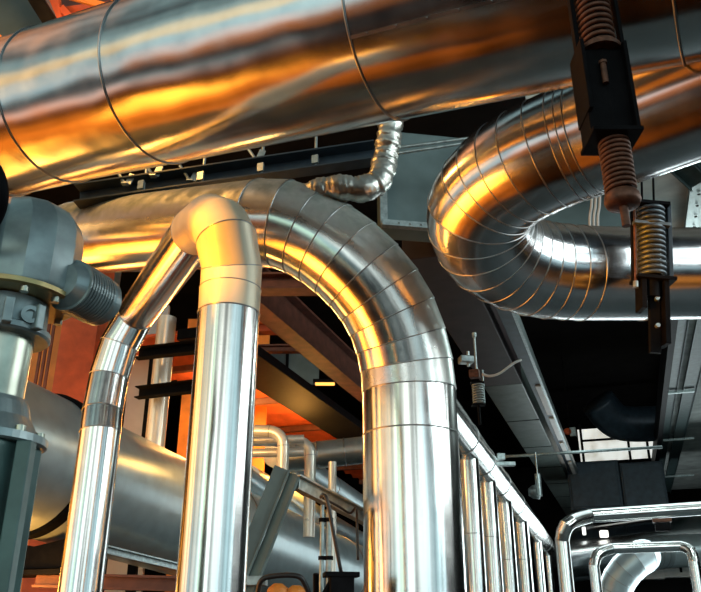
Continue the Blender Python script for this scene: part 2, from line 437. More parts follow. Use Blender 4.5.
RL = Run([V((q.x, q.y, 0))]+el+[cc[-1], cc[-1]+(cc[-1]-cc[-2])], D/2, 48, lap=.004)
t = thing('elbow_pipe', 'pale banded elbow pipe behind the small pipe hoop', 'pipe', V((q.x, q.y, 0)))
RL.shell('upright_section', 0, 1, M['tank'], t); RL.shell('elbow', 1, 10, M['tank'], t); RL.shell('level_section', 10, 12, M['tank'], t)
for j in range(1, 11): RL.seam(j, t, .006)
D = 1.1
a_, b_ = P(566, 556, 17), P(860, 514, 16.1)
RL = Run([a_, a_.lerp(b_, .5), b_], D/2, 48, lap=0)
t = thing('overhead_duct', 'dark teal duct lying level far behind the corner pipes', 'duct', a_)
RL.shell('straight_section', 0, 1, M['bend'], t, caps=True); RL.shell('straight_section', 1, 2, M['bend'], t); RL.seam(1, t, .01)

# ================= spring hangers =================
def helix(c0, c1, r, rw, turns, n=22):
    u, w = frame(c1-c0); pts = []
    tot = int(turns*n)
    for k in range(tot+1):
        a = 2*PI*k/n; pts.append(c0.lerp(c1, k/tot)+(u*math.cos(a)+w*math.sin(a))*r)
    return pts
b0 = P(607, 100, 2.5)
def hz(py): return zat(b0, py)
t = thing('spring_hanger', 'black spring hanger with rusty coils hanging in front of the big duct', 'hanger', hz(205))
ds = Rt.copy(); df = V((-math.sin(YAW), math.cos(YAW), 0))
px = 2.5/FPX
bm = B(); tube(bm, helix(hz(51), hz(-42), 15.6*px, 2.4*px, 17), 2.4*px, 8); link('upper_spring', bm, M['rust'], t, smooth=True)
bm = B(); tube(bm, helix(hz(192), hz(141), 13.2*px, 2.1*px, 11), 2.1*px, 8); link('lower_spring', bm, M['rust'], t, smooth=True)
bm = B(); cyl(bm, hz(192), hz(-60), 10.5*px, n=24); link('centre_rod', bm, M['black'], t)
bm = B(); cyl(bm, hz(55), hz(51), 22*px, n=28); link('top_plate', bm, M['rust'], t)
def plate(nm, cx, cy, cz0, cz1, sx, sy, mat, par, hzf=hz, bev=.002):
    a, b_ = hzf(cz0)+ds*cx+df*cy, hzf(cz1)+ds*cx+df*cy
    bm = B(); bar(bm, a, b_, sx, sy, df); return link(nm, bm, mat, par, bevel=bev)
plate('bracket_box', -2*px, 5*px, 140, 56, 44*px, 30*px, M['black'], t)
plate('side_plate', -23*px, 2*px, 118, 50, 4*px, 40*px, M['black'], t)
plate('side_plate', 20*px, 2*px, 142, 52, 4*px, 40*px, M['black'], t)
plate('bottom_plate', -2*px, 0, 143, 139, 48*px, 46*px, M['black'], t)
plate('guide_bar', 22*px, -4*px, 52, -60, 4*px, 9*px, M['black'], t)
plate('guide_bar', -21*px, 4*px, 52, -60, 5*px, 9*px, M['black'], t)
bm = B(); q = hz(92)-df*14*px-ds*4*px; q2 = hz(72)-df*14*px-ds*4*px; cyl(bm, q, q2, 3*px, n=14); cyl(bm, q2-ZZ*.004, q2+ZZ*.006, 4.4*px, n=6); link('bolt', bm, M['rust'], t)
bm = B(); lathe(bm, hz(207), ZZ, [(0, 9*px), (.004, 15*px), (6*px, 17*px), (12*px, 16*px), (15*px, 14*px)], 24); link('spring_cup', bm, M['rust'], t, smooth=True)
bm = B(); cyl(bm, hz(226), hz(206), 4*px, n=14); link('threaded_end', bm, M['rust'], t)

b1a, b1b = P(650, 205, 4.6), P(653.5, 345, 4.32)
def h2(py): return b1a.lerp(b1b, (py-205)/140)
px = 4.5/FPX
t = thing('spring_support', 'grey coil spring support in front of the lower run of the bent pipe', 'hanger', h2(345))
bm = B(); tube(bm, helix(h2(280), h2(209), 12*px, 2.3*px, 14), 2.3*px, 8); link('coil_spring', bm, M['spring'], t, smooth=True)
bm = B(); cyl(bm, h2(300), h2(206), 8.5*px, n=20); link('centre_rod', bm, M['black'], t)
for nm, py, sx, sy, cx in (('top_plate', 207, 31, 24, 1), ('cross_plate', 229, 36, 8, -2), ('bottom_plate', 283, 38, 26, 1)):
    plate(nm, cx*px, -8*px if nm == 'cross_plate' else 0, py+1.7, py-1.7, sx*px, sy*px, M['black'] if nm != 'cross_plate' else M['spring'], t, h2)
bm = B(); cyl(bm, h2(290)-ds*18*px-df*6*px, h2(206)-ds*18*px-df*6*px, 1.5*px, n=10); link('guide_rod', bm, M['rust'], t)
plate('guide_bar', 18*px, 0, 283, 206, 4*px, 9*px, M['blue'], t, h2)
plate('guide_bar', -15*px, 8*px, 283, 206, 4*px, 6*px, M['black'], t, h2)
for dx in (-8, 4):
    bm = B(); cyl(bm, h2(207)+ds*dx*px, h2(160)+ds*dx*px, 1.2*px, n=8); link('hanger_rod', bm, M['black'], t)
for dx in (-11, 11): plate('clevis_plate', dx*px, 0, 346 if dx > 0 else 312, 284, 5*px, 20*px, M['black'], t, h2)
plate('centre_strap', 2*px, 2*px, 352, 284, 10*px, 6*px, M['black'], t, h2)
for py in (302, 328):
    bm = B(); q = h2(py)+ds*3*px-df*2*px; cyl(bm, q, q-df*4*px, 2.3*px, n=6); link('nut', bm, M['zinc'], t)
bm = B(); cyl(bm, h2(292)-ds*18*px-df*6*px, h2(286)-ds*18*px-df*6*px, 3*px, n=6); link('nut', bm, M['zinc'], t)

# ================= valve actuator (left edge) =================
b2 = P(3, 330, 2.0); px = 2.0/FPX
def h3(py): return zat(b2, py)
t = thing('valve_actuator', 'grey green valve actuator with ribbed motor on a steel column', 'valve', V((b2.x, b2.y, 0)))
# housing: eight sided casting with a rounded shoulder
hc = h3(248)+ds*17*px
bm = B(); zlo, zhi = h3(296).z, h3(207).z
def oct_(z, k, sh=0):
    out = []
    for i in range(12):
        a = 2*PI*(i+.5)/12; rx = 49*px*k; ry = 46*px*k
        out.append(bm.verts.new(V((hc.x, hc.y, z))+ds*(math.cos(a)*rx+sh)+df*(math.sin(a)*ry)))
    return out
hh = zhi-zlo
lev = [(zlo, .93, 0), (zlo+hh*.04, .98, 0), (zlo+hh*.5, 1.0, 0), (zlo+hh*.66, .985, -.5*px), (zlo+hh*.78, .93, -2*px), (zlo+hh*.88, .84, -5*px), (zlo+hh*.95, .70, -9*px), (zlo+hh, .5, -14*px)]
rings = [oct_(*l_) for l_ in lev]
for k in range(12):                                        # each face keeps its own crisp edges
    cols = [(a[k].co.copy(), a[(k+1) % 12].co.copy()) for a in rings]
    vs_ = [(bm.verts.new(p_), bm.verts.new(q_)) for p_, q_ in cols]
    for (a, b_), (c_, e_) in zip(vs_, vs_[1:]):
        f = bm.faces.new((a, b_, e_, c_)); f.smooth = True
bm.faces.new(rings[0][::-1]); bm.faces.new(rings[-1])
for ring_ in rings[1:-1]:
    for v in ring_: bm.verts.remove(v)
link('gear_housing', bm, M['cast'], t)
bm = B(); q = hc-ds*26*px-df*38*px+ZZ*(-.003); bar(bm, q-ZZ*.085, q+ZZ*.095, 11*px, 34*px, df); fl = link('side_flange', bm, M['cast'], t, bevel=.003)
for z in (-.06, .02, .075):
    bm = B(); qq = q+ZZ*z-df*17*px-ds*2*px; cyl(bm, qq, qq-df*5*px, 3.4*px, n=6); link('bolt', bm, M['stemsteel'], fl)
# ribbed motor
ma, mb = P(68, 284, 2.03), P(102, 303, 2.15)
axm = mb-ma; Lm = axm.length; prof = [(-.02, 18*px)]
for k in range(10):
    h = Lm*(.05+k*.075); prof += [(h, 24.5*px), (h, 27.5*px), (h+Lm*.045, 27.5*px), (h+Lm*.045, 24.5*px)]
prof += [(Lm*.84, 26.5*px), (Lm*.97, 26.5*px), (Lm, 23*px)]
bm = B(); lathe(bm, ma, axm, prof, 48); mo = link('ribbed_motor', bm, M['cast'], t)
bm = B(); lathe(bm, mb, axm, [(0, 22*px), (.012, 22*px), (.016, 20*px)], 32); link('end_cover', bm, M['cast'], mo)
# flange ring below the housing
bm = B(); lathe(bm, h3(304)+ds*3*px, ZZ, [(0, 60*px), (.004, 63*px), (.016, 63*px), (.02, 60*px)], 56); fr = link('mounting_flange', bm, M['brass'], t)
for k in range(10):
    a = 2*PI*k/10+.3; q = h3(305)+ds*3*px+(ds*math.cos(a)+df*math.sin(a))*55*px
    bm = B(); cyl(bm, q-ZZ*.012, q+ZZ*.002, 4.5*px, n=6); link('bolt', bm, M['stemsteel'], fr)
bm = B(); lathe(bm, h3(340), ZZ, [(0, 44*px), (.006, 46*px), (.02, 46*px), (.026, 41*px), (h3(305).z-h3(340).z, 40*px)], 40); nk = link('neck', bm, M['cast'], t)
for a in (-2.4, -1.75, -1.1, -.5):
    q = h3(327)+(ds*math.cos(a)+df*math.sin(a))*46*px
    bm = B(); bar(bm, q-ZZ*.03, q+ZZ*.035, 9*px, 16*px, (ds*math.cos(a)+df*math.sin(a))); link('lug', bm, M['cast'], nk, bevel=.003)
q = h3(325)+ds*36*px-df*26*px; bm = B(); o_ = (ds*.6-df).normalized(); lathe(bm, q, o_, [(0, 9*px), (.012, 9*px), (.012, 5*px), (.004, 5*px)], 24); link('eye_bolt', bm, M['cast'], nk)
bm = B(); lathe(bm, h3(402), ZZ, [(0, 30*px), (h3(336).z-h3(402).z, 31*px)], 48); link('stem_tube', bm, M['stemsteel'], t, smooth=False)
for p_ in t.children:
    if p_.name.startswith('stem_tube') or p_.name.startswith('neck') or p_.name.startswith('mounting'): 
        for f in p_.data.polygons:
            if len(f.vertices) == 4: f.use_smooth = True
        md = p_.modifiers.new('es', 'EDGE_SPLIT'); md.split_angle = math.radians(35)
zz = h3(400); zl = h3(447)
bm = B(); hgt = zz.z-zl.z
lathe(bm, zl, ZZ, [(0, 55*px), (.004, 58*px), (.022, 58*px), (.026, 50*px), (.045, 46*px), (hgt*.6, 40*px), (hgt*.9, 36*px), (hgt, 34*px)], 48); lf = link('lower_flange', bm, M['cast'], t)
for k in range(9):
    a = 2*PI*k/9+.2; q = zl+(ds*math.cos(a)+df*math.sin(a))*50*px+ZZ*.02
    bm = B(); cyl(bm, q, q+ZZ*.018, 5*px, n=6); link('bolt', bm, M['stemsteel'], lf)
# box section pedestal
bm = B(); a, b_ = zl, V((zl.x, zl.y, 0)); bar(bm, a, b_, 92*px, 60*px, (df*1+ds*.35).normalized()); link('pedestal', bm, M['green'], t, bevel=.006)
for cx in (52, -52):
    bm = B(); bar(bm, zl+ds*cx*px-df*24*px, V((zl.x, zl.y, 0))+ds*cx*px-df*24*px, 14*px, 14*px, df); link('pedestal_leg', bm, M['green'], t, bevel=.003)
# handwheel
q = P(-26, 196, 1.9); nrm = (Fw*.8+Rt*.35).normalized(); u, w = frame(nrm)
hw = None
ring = [q+(u*math.cos(2*PI*k/48)+w*math.sin(2*PI*k/48))*37*px for k in range(48)]
bm = B(); tube(bm, ring, 5.5*px, 12, closed=True); hw = link('handwheel', bm, M['black'], t, smooth=True)
for k in range(3):
    a = 2*PI*k/3+2.6; bm = B(); tube(bm, [q, q+(u*math.cos(a)+w*math.sin(a))*36*px], 3*px, 8); link('spoke', bm, M['black'], hw, smooth=True)
bm = B(); cyl(bm, q-nrm*.02, q+nrm*.02, 8*px, n=20); link('hub', bm, M['black'], hw)

# ================= wrapped foil pipe =================
cc = [P(392, 98, 5.4), P(390, 130, 5.3), P(385, 160, 5.25), P(379, 181, 5.15), P(362, 189, 5.1), P(343, 188, 5.1), P(326, 190, 5.15), P(306, 196, 5.2)]
sp = resample(catmull(cc, 10), 120); rad = []
for i in range(len(sp)): rad.append(.082+.004*math.sin(i*.9)+.004*math.sin(i*.37+1) if i < 72 else .076+.014*abs(math.sin((i-72)*.21)))
bm = B(); tube(bm, sp, .06, 28, radii=rad)
for v in bm.verts: v.co += V((random.uniform(-1, 1), random.uniform(-1, 1), random.uniform(-1, 1)))*.0055
tag(link('wrapped_pipe', bm, M['foil'], None, smooth=True), 'crumpled foil wrapped pipe bending from under the big duct to the arching pipe', 'pipe')

# ================= rectangular grey duct behind =================
fa = P(384, 247, 6.3); fb = P(640, 224, 6.8)
hd = (fb-fa); hd.z = 0; hd.normalize(); Ld = (fb-fa).length
t = thing('rectangular_duct', 'grey blue sheet metal duct box behind the bent pipe', 'duct', fa)
nrm = ZZ.cross(hd).normalized()
if nrm.dot(Fw) < 0: nrm = -nrm
h_ = zat(fa, 150).z-fa.z
mid = fa+hd*(Ld/2)+nrm*.13+ZZ*(h_/2)
mid.z = (fa.z+fb.z)/2+h_/2
bm = B(); bar(bm, mid-hd*Ld/2, mid+hd*Ld/2, .26, h_); link('duct_body', bm, M['ductgrey'], t, bevel=.01)
bm = B(); q0 = mid-hd*Ld/2-nrm*.15-ZZ*(h_/2); bar(bm, q0-hd*.02, q0+hd*(Ld+.1), .06, .05); fl = link('bottom_flange', bm, M['zinc'], t)
for k in range(24):
    q = q0+hd*(.12+k*Ld/25)-nrm*.03; bm = B(); cyl(bm, q, q-nrm*.015, .009, n=6); link('bolt', bm, M['zinc'], fl)
bm = B(); q1 = mid-hd*Ld/2-nrm*.14; bar(bm, q1-ZZ*h_/2, q1+ZZ*h_/2, .06, .03, nrm); link('corner_flange', bm, M['zinc'], t)
# tray and conduits under the big duct
a, b_ = P(80, 200, 6.15), P(376, 157, 6.0)
bm = B(); channel(bm, a, b_, .12, .16, .012, ZZ)
tt = thing('cable_tray', 'long dark blue steel tray running just below the big duct', 'tray', a); link('tray_channel', bm, M['blue'], tt)
for f in (.22, .42, .62, .8):
    q = a.lerp(b_, f); bm = B(); cyl(bm, q, q+ZZ*.9, .012, n=8); link('hanger_rod', bm, M['zinc'], tt)
    bm = B(); box(bm, q-df*.09, .05, .02, .07); link('clip', bm, M['zinc'], tt)
for k, (ya, yb, lb) in enumerate(((152, 137, 'thin grey conduit above the grey duct box, upper one'), (158, 141, 'thin grey conduit above the grey duct box, lower one'))):
    bm = B(); tube(bm, catmull([P(366, ya, 6.2), P(430, (ya+yb)/2-1, 6.2), P(480, yb, 6.25), P(540, yb-6, 6.3)], 5), .014, 8)
    tag(link('conduit', bm, M['zinc'], None, smooth=True), lb, 'conduit', 'conduits under the big duct')
# small brackets hanging under the duct
for (x, y, lb) in ((125, 184, 'small metal clip bracket under the duct near its left end'), (153, 176, 'pale triangular bracket under the duct beside the seam'), (190, 181, 'small bright bracket between the duct and the arching pipe'), (256, 160, 'little hooked bracket on the dark tray')):
    q = P(x, y, 6.05); tt = thing('clip_bracket', lb, 'bracket', q, 'clips below the big duct')
    bm = B(); box(bm, q, .05, .05, .012, .3); bar(bm, q+ds*.02, q+ds*.05+ZZ*.09, .05, .01, df); link('clamp', bm, M['zinc'], tt, bevel=.002)
    bm = B(); tube(bm, [q, q+ZZ*.14-ds*.09], .012, 8); link('rod', bm, M['zinc'], tt)

# ================= ceiling beam and tray receding =================
HB = 3.0
xl = onz(492, 400, HB).x; xr = onz(530, 400, HB).x
y0 = onz(455, 247, HB).y+.12; y1 = 30.8
zb = CAM.z+HB
t = thing('ceiling_girder', 'broad flat brown grey girder underside receding between the pipes', 'girder', V(((xl+xr)/2, y0, zb)))
ys = onz(505, 385, HB).y
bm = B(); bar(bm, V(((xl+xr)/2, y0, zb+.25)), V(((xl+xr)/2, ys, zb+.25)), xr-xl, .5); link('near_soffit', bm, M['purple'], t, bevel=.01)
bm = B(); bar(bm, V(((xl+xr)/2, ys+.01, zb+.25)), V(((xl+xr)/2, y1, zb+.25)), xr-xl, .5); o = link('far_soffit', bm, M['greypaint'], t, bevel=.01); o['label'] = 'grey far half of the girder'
for k in range(1, 7):
    y = ys+k*2.1
    if y < y1: bm = B(); box(bm, V(((xl+xr)/2, y, zb-.002)), xr-xl, .02, .012); link('joint_strip', bm, M['black'], t)
xs = onz(548, 400, HB).x
t = thing('light_trunking', 'long bright edged metal trunking beside the flat girder', 'trunking', V((xs, y0, zb)))
bm = B(); xm = (xr+xs)/2+.05; bar(bm, V((xm, y0, zb+.08)), V((xm, 25, zb+.08)), (xs-xr)*.7, .12); link('casing', bm, M['blue'], t)
bm = B(); bar(bm, V((xs, y0, zb+.06)), V((xs, 25, zb+.06)), .035, .13); link('edge_strip', bm, M['zinc'], t)
for k in range(7):
    y = ys+.2+k*1.9; bm = B(); bar(bm, V((xm+.03, y, zb+.01)), V((xm+.03, y+1.65, zb+.01)), (xs-xr)*.42, .03); link('diffuser', bm, M['white'], t, bevel=.004)

# right hand slab with strips
HS = 3.5; zs = CAM.z+HS
xl2 = onz(661, 420, HS).x; 
ya = onz(620, 170, HS).y-1.2
bm = B(); box(bm, V((xl2+2.6, (ya+24)/2, zs+.12)), 5.2, 24-ya, .24); o = struct('trim_1', bm, M['concrete']); 
# nearer wider part of the slab behind the bent pipe
yb = onz(640, 300, HS).y
bm = B(); xq = onz(548, 205, HS).x; box(bm, V(((xl2+xq)/2, (ya+yb)/2, zs+.13)), xl2-xq, yb-ya, .24); struct('trim_2', bm, M['concrete'])
def tray(pxs, label, w):
    x = onz(pxs[0], 400, HS).x; q0 = V((x, onz(pxs[1], 176, HS).y, zs-.12))
    qe = V((x+.0, 23.5, zs-.12))
    tt = thing('perforated_tray', label, 'tray', q0, 'galvanised trays along the slab')
    bm = B(); channel(bm, q0, qe, .05, w, .008, XX)
    link('tray_channel', bm, M['traygreen'], tt)
    bm = B(); q2 = q0-ds*.32+ZZ*.1-df*.25; channel(bm, q2, q0, .05, w, .008, XX); link('bent_end', bm, M['traygreen'], tt)
    for k in range(14):
        q = q0.lerp(qe, .01+k*.012)-ZZ*.012; bm = B(); cyl(bm, q, q-ZZ*.006, w*.08, n=8); link('slot', bm, M['dark'], tt)
    return tt
tray((667, 662), 'left galvanised strip tray along the concrete slab', .17); tray((684, 690), 'right galvanised strip tray along the concrete slab', .2)
for py, lb in ((383, 'nearer thin crossbar below the slab trays'), (470, 'farther thin crossbar below the slab trays'), (432, 'middle thin crossbar below the slab trays')):
    a = onz(662, py, HS); b_ = V((onz(692, py, HS).x, a.y, a.z))
    bm = B(); bar(bm, a-ZZ*.165, b_-ZZ*.165, .05, .04); tag(link('crossbar', bm, M['zinc'], None), lb, 'bar', 'crossbars under the slab')
bm = B(); bar(bm, V((xl2-.05, yb-1, zs-.1)), V((xl2-.05, 24, zs-.1)), .08, .35); tag(link('edge_angle', bm, M['black'], None), 'black steel edge along the left side of the concrete slab', 'beam')
for k, x in enumerate((591, 595, 599)):
    q = P(x+1, 190, 6.7); bm = B(); tube(bm, catmull([P(x+1, 188, 6.5), P(x+.5, 206, 6.5), P(x-1, 216, 6.5), P(x-1, 232, 6.5)], 6), .011, 8)
    tag(link('cable', bm, M['cable'], None, smooth=True), ('left', 'middle', 'right')[k]+' one of three pale cables behind the bent pipe', 'cable', 'pale cables behind the bent pipe')

# ================= small spring hanger by the girder =================
b5 = P(477, 380, 6.6); px = 6.6/FPX
def h5(py): return zat(b5, py)
t = thing('pipe_hanger', 'small coil spring hanger with thin rod above the header pipe', 'hanger', h5(415))
bm = B(); cyl(bm, h5(372), h5(335), 1.1*px, n=8); cyl(bm, h5(337), h5(333), 2.2*px, n=8); link('rod', bm, M['zinc'], t)
bm = B(); tube(bm, helix(h5(404), h5(384), 5*px, .9*px, 8, 14), .9*px, 6); link('coil_spring', bm, M['zinc'], t, smooth=True)
for nm, py, sx in (('top_plate', 383, 13), ('bottom_plate', 405, 13)): plate(nm, 0, 0, py+.7, py-.7, sx*px, 9*px, M['black'], t, h5, 0)
bm = B(); cyl(bm, h5(405)+ds*6*px, h5(370)+ds*6*px, .8*px, n=8); link('guide_rod', bm, M['zinc'], t)
bm = B(); box(bm, h5(374)-ds*2*px, 10*px, 8*px, 8*px); link('clamp', bm, M['rust'], t, bevel=.004)
bm = B(); cyl(bm, h5(425), h5(405), 1.4*px, n=8); link('lower_rod', bm, M['black'], t)
bm = B(); tube(bm, catmull([P(482, 374, 6.5), P(490, 376, 6.5), P(500, 373, 6.5), P(514, 363, 6.55), P(521, 360, 6.6)], 6), .011, 6)
tag(link('wire', bm, M['cable'], None, smooth=True), 'thin pale wire sagging from the small hanger to the trunking', 'wire')
q = P(466, 360, 6.9); tt = thing('beam_clamp', 'grey metal clamp beside the small spring hanger', 'clamp', q)
bm = B(); box(bm, q, .12, .1, .06, .5); link('jaw', bm, M['zinc'], tt, bevel=.006); bm = B(); cyl(bm, q+ds*.02-ZZ*.06, q+ds*.02+ZZ*.08, .014, n=8); link('bolt', bm, M['zinc'], tt)
# second tiny hanger along the header
b6 = P(537, 470, 10.5); px = 10.5/FPX
t = thing('rod_hanger', 'dark rod hanger with turnbuckle over the far header pipe', 'hanger', zat(b6, 498))
bm = B(); cyl(bm, zat(b6, 474), zat(b6, 452), .8*px, n=8); link('rod', bm, M['zinc'], t)
bm = B(); cyl(bm, zat(b6, 496), zat(b6, 474), 3*px, n=10); link('turnbuckle', bm, M['zinc'], t)
q = P(533, 492, 10.6); bm = B(); lathe(bm, q, (ds-df*.3), [(-.06, .05), (.0, .09), (.08, .1), (.1, .02)], 20); o = link('floodlight', bm, M['zinc'], None, smooth=True)
tag(o, 'small metal floodlight above the header pipe', 'light')
q = P(506, 464, 9.6); tt = thing('beam_bracket', 'small bright bracket hung beside the header pipe', 'bracket', q)
bm = B(); box(bm, q, .22, .08, .05, .4); link('arm', bm, M['zinc'], tt, bevel=.005); bm = B(); box(bm, q+ZZ*.09-ds*.06, .1, .06, .08, .4); link('clamp', bm, M['zinc'], tt, bevel=.005)
bm = B(); tube(bm, [P(497, 457, 11), P(662, 447, 11)], .022, 8); tag(link('tie_rod', bm, M['zinc'], None, smooth=True), 'long thin tie rod crossing in front of the bright window', 'rod')

# ================= far end: window, panels =================
Yw = 20
def rect(px0, py0, px1, py1, y): a, b_ = ony(px0, py1, y), ony(px1, py0, y); return a, b_
def slab(a, b_, th=.1):
    bm = B(); c = (a+b_)/2; box(bm, c, abs(b_.x-a.x), th, abs(b_.z-a.z)); return bm
a, b_ = rect(581, 424, 661, 462, Yw)
M['daylight'] = None
m, nt, bs = new_mat('daylit_blind'); L = nt.links.new
tc = N(nt, 'ShaderNodeTexCoord'); vo = N(nt, 'ShaderNodeTexNoise'); vo.inputs['Scale'].default_value = 2.5; vo.inputs['Detail'].default_value = 5; L(tc.outputs['Object'], vo.inputs['Vector'])
cr = ramp(nt, [(.3, (.5, .48, .4)), (.55, (.85, .88, .83)), (.8, (.6, .6, .55))]); L(vo.outputs['Fac'], cr.inputs[0]); L(cr.outputs[0], bs.inputs['Base Color']); L(cr.outputs[0], bs.inputs['Emission Color']); bs.inputs['Emission Strength'].default_value = .85
bm = slab(a, b_, .05); w1 = struct('window_1', bm, m)
for x in (584, 631, 650):
    q = ony(x, 462, Yw-.06); q2 = V((q.x, q.y, ony(x, 424, Yw-.06).z)); bm = B(); bar(bm, q, q2, .06, .06, YY); o = link('window_frame', bm, M['black'], w1)
q = ony(581, 441, Yw-.06); q2 = V((ony(661, 441, Yw).x, q.y, q.z)); bm = B(); bar(bm, q, q2, .05, .05); link('glazing_bar', bm, M['black'], w1)
# sagging dark duct hiding the upper right of the window
bm = B(); tube(bm, catmull([P(598, 402, 16), P(613, 419, 16), P(630, 424, 16), P(664, 423, 16)], 8), .36, 24)
tag(link('flexible_duct', bm, M['blue'], None, smooth=True), 'dark flexible duct sagging in front of the bright window', 'duct')
for (r_, lb) in (((572, 462, 618, 512), 'dark blue cabinet panel below the bright window, left one'), ((625, 463, 662, 511), 'dark blue cabinet panel below the bright window, right one')):
    a, b_ = rect(*r_, 18); tt = thing('steel_cabinet', lb, 'cabinet', V(((a.x+b_.x)/2, 18, a.z)), 'dark panels under the window')
    bm = slab(a, b_, .6); link('body', bm, M['blue'], tt, bevel=.02)
    bm = B(); c = (a+b_)/2; box(bm, c-YY*.32, abs(b_.x-a.x)*.9, .04, abs(b_.z-a.z)*.9); link('door', bm, M['blue'], tt, bevel=.01)
for (r_, lb) in (((626, 558, 662, 580), 'pale grey wall box seen through the pipe hoop, left one'), ((664, 558, 688, 578), 'pale grey wall box seen through the pipe hoop, right one')):
    a, b_ = rect(*r_, 19); tt = thing('wall_box', lb, 'cabinet', V(((a.x+b_.x)/2, 19, a.z)), 'pale boxes behind the hoop')
    bm = slab(a, b_, .4); link('body', bm, M['white'], tt, bevel=.01)
    bm = B(); c = (a+b_)/2; box(bm, c-YY*.21+XX*.08, .05, .04, .2); link('handle', bm, M['black'], tt)
a, b_ = rect(608, 580, 690, 600, 19.2); a.z = 0; bm = slab(a, b_, .5); tag(link('equipment_base', bm, M['dark'], None), 'dark equipment bench under the pale wall boxes', 'bench')
q = P(604, 534, 16.3); tt = thing('lamp_fitting', 'bright white lamp fitting under the outer corner pipe', 'lamp', q)
bm = B(); box(bm, q, .16, .12, .14, .3); link('lamp_glass', bm, glow('lamp_white', (.95, .93, .85), 2.0), tt, bevel=.02)
bm = B(); box(bm, q+ZZ*.1, .2, .14, .04, .3); link('housing', bm, M['black'], tt)
for x, y, lb in ((584, 531, 'tiny white lamp near the corner of the outer pipe'),):
    q = P(x, y, 16.4); bm = B(); box(bm, q, .07, .07, .16); tag(link('small_lamp', bm, glow('lamp_small', (.9, .95, .9), 2.0), None, bevel=.01), lb, 'lamp')
q = P(570, 432, 17); tt = thing('signal_light', 'tiny red and grey signal light left of the bright window', 'light', q)
bm = B(); box(bm, q+ds*.06, .13, .1, .2); link('housing', bm, M['zinc'], tt, bevel=.01); bm = B(); lathe(bm, q-ds*.07-df*.05, -df, [(0, .08), (.05, .07), (.08, .02)], 14); link('lens', bm, M['redlead'], tt)['label'] = 'red lens'
bm = B(); cyl(bm, q+ZZ*.1, V((q.x, q.y, CAM.z+HC)), .012, n=6); link('hanger_rod', bm, M['black'], tt)
q = P(663, 527, 8.7); tt = thing('pipe_clamp', 'black clamp box hanging under the outer corner pipe', 'clamp', q)
bm = B(); box(bm, q, .16, .12, .09, 0); link('clamp_body', bm, M['black'], tt, bevel=.01)
bm = B(); box(bm, q+ZZ*.07, .2, .1, .04, 0); link('clamp_strap', bm, M['rust'], tt, bevel=.004)

# ================= left background =================
p0 = P(62, 322, 8.6)
def upright(pxl, pxr, pyt, pyb, d, dep=.4):
    a = P((pxl+pxr)/2, pyb, d); wd = (pxr-pxl)*d/FPX; tp = zat(a, pyt); a = V((a.x, a.y, 0)); bm = B(); bar(bm, a, tp, wd, dep, df); return bm, a
bm, a = upright(46, 84, 250, 470, 9.2); t = tag(link('steel_column', bm, M['redlead'], None, bevel=.01), 'red lead painted steel column behind the valve actuator', 'column')
bm, a = upright(84, 93, 240, 470, 9.75, .3); tag(link('pale_post', bm, M['zinc'], None, bevel=.01), 'narrow grey post just right of the red column', 'post')
for k, x in enumerate((28, 33, 38)):
    bm, a = upright(x, x+2.5, 300, 420, 8.8, .03); tag(link('tie_bar', bm, M['brown'], None), ('first', 'second', 'third')[k]+' thin rust brown bar between the stem tube and the red column', 'bar', 'thin bars left of the red column')
bm, a = upright(18, 46, 250, 480, 10.5); tag(link('wall_panel', bm, M['orange'], None), 'orange wall panel behind the thin brown bars', 'panel')
bm, a = upright(122, 156, 306, 445, 9.8, .08); tag(link('sheet_screen', bm, M['pink'], None), 'pale pinkish sheet panel behind the slanting pipe', 'panel')
bm, a = upright(176, 264, 320, 470, 12.5, .1); tag(link('orange_screen', bm, M['orange'], None), 'glowing orange sheet screen behind the two slim pipes', 'panel')
# pale upright pipe in the gap
q = P(166, 330, 9.2); D = .22
pt = zat(q, 455); RL = Run([zat(q, 318), zat(q, 392), pt], D/2, 32, lap=0); t = thing('gap_pipe', 'pale upright pipe in the gap between the two slim pipe legs', 'pipe', pt)
RL.shell('upper_section', 0, 1, M['warmpipe'], t, caps=True); RL.shell('lower_section', 1, 2, M['warmpipe'], t); RL.seam(1, t, .004)
bm, a = upright(139, 147, 352, 470, 8.7, .1); tag(link('dark_post', bm, M['black'], None), 'thin black upright post at the left ends of the two dark bars', 'post')
for y, lb in ((352, 'upper dark channel bar across the gap between the slim pipes'), (391, 'lower dark channel bar across the gap between the slim pipes')):
    a = P(139, y+3, 8.68); b_ = P(202, y-4, 8.5); bm = B(); channel(bm, a, b_, .1, .13, .012, ZZ); tag(link('channel_bar', bm, M['dark'], None), lb, 'bar', 'dark bars in the gap')
bm = B(); bar(bm, P(182, 380, 12.3), P(216, 372, 12.3), .13, .13); tag(link('cross_brace', bm, M['dark'], None), 'short dark brace on the orange screen', 'bar')
bm = B(); bar(bm, P(176, 340, 12.35), P(203, 372, 12.35), .12, .12); tag(link('diagonal_brace', bm, M['brown'], None), 'slanting brown brace on the orange screen', 'bar')

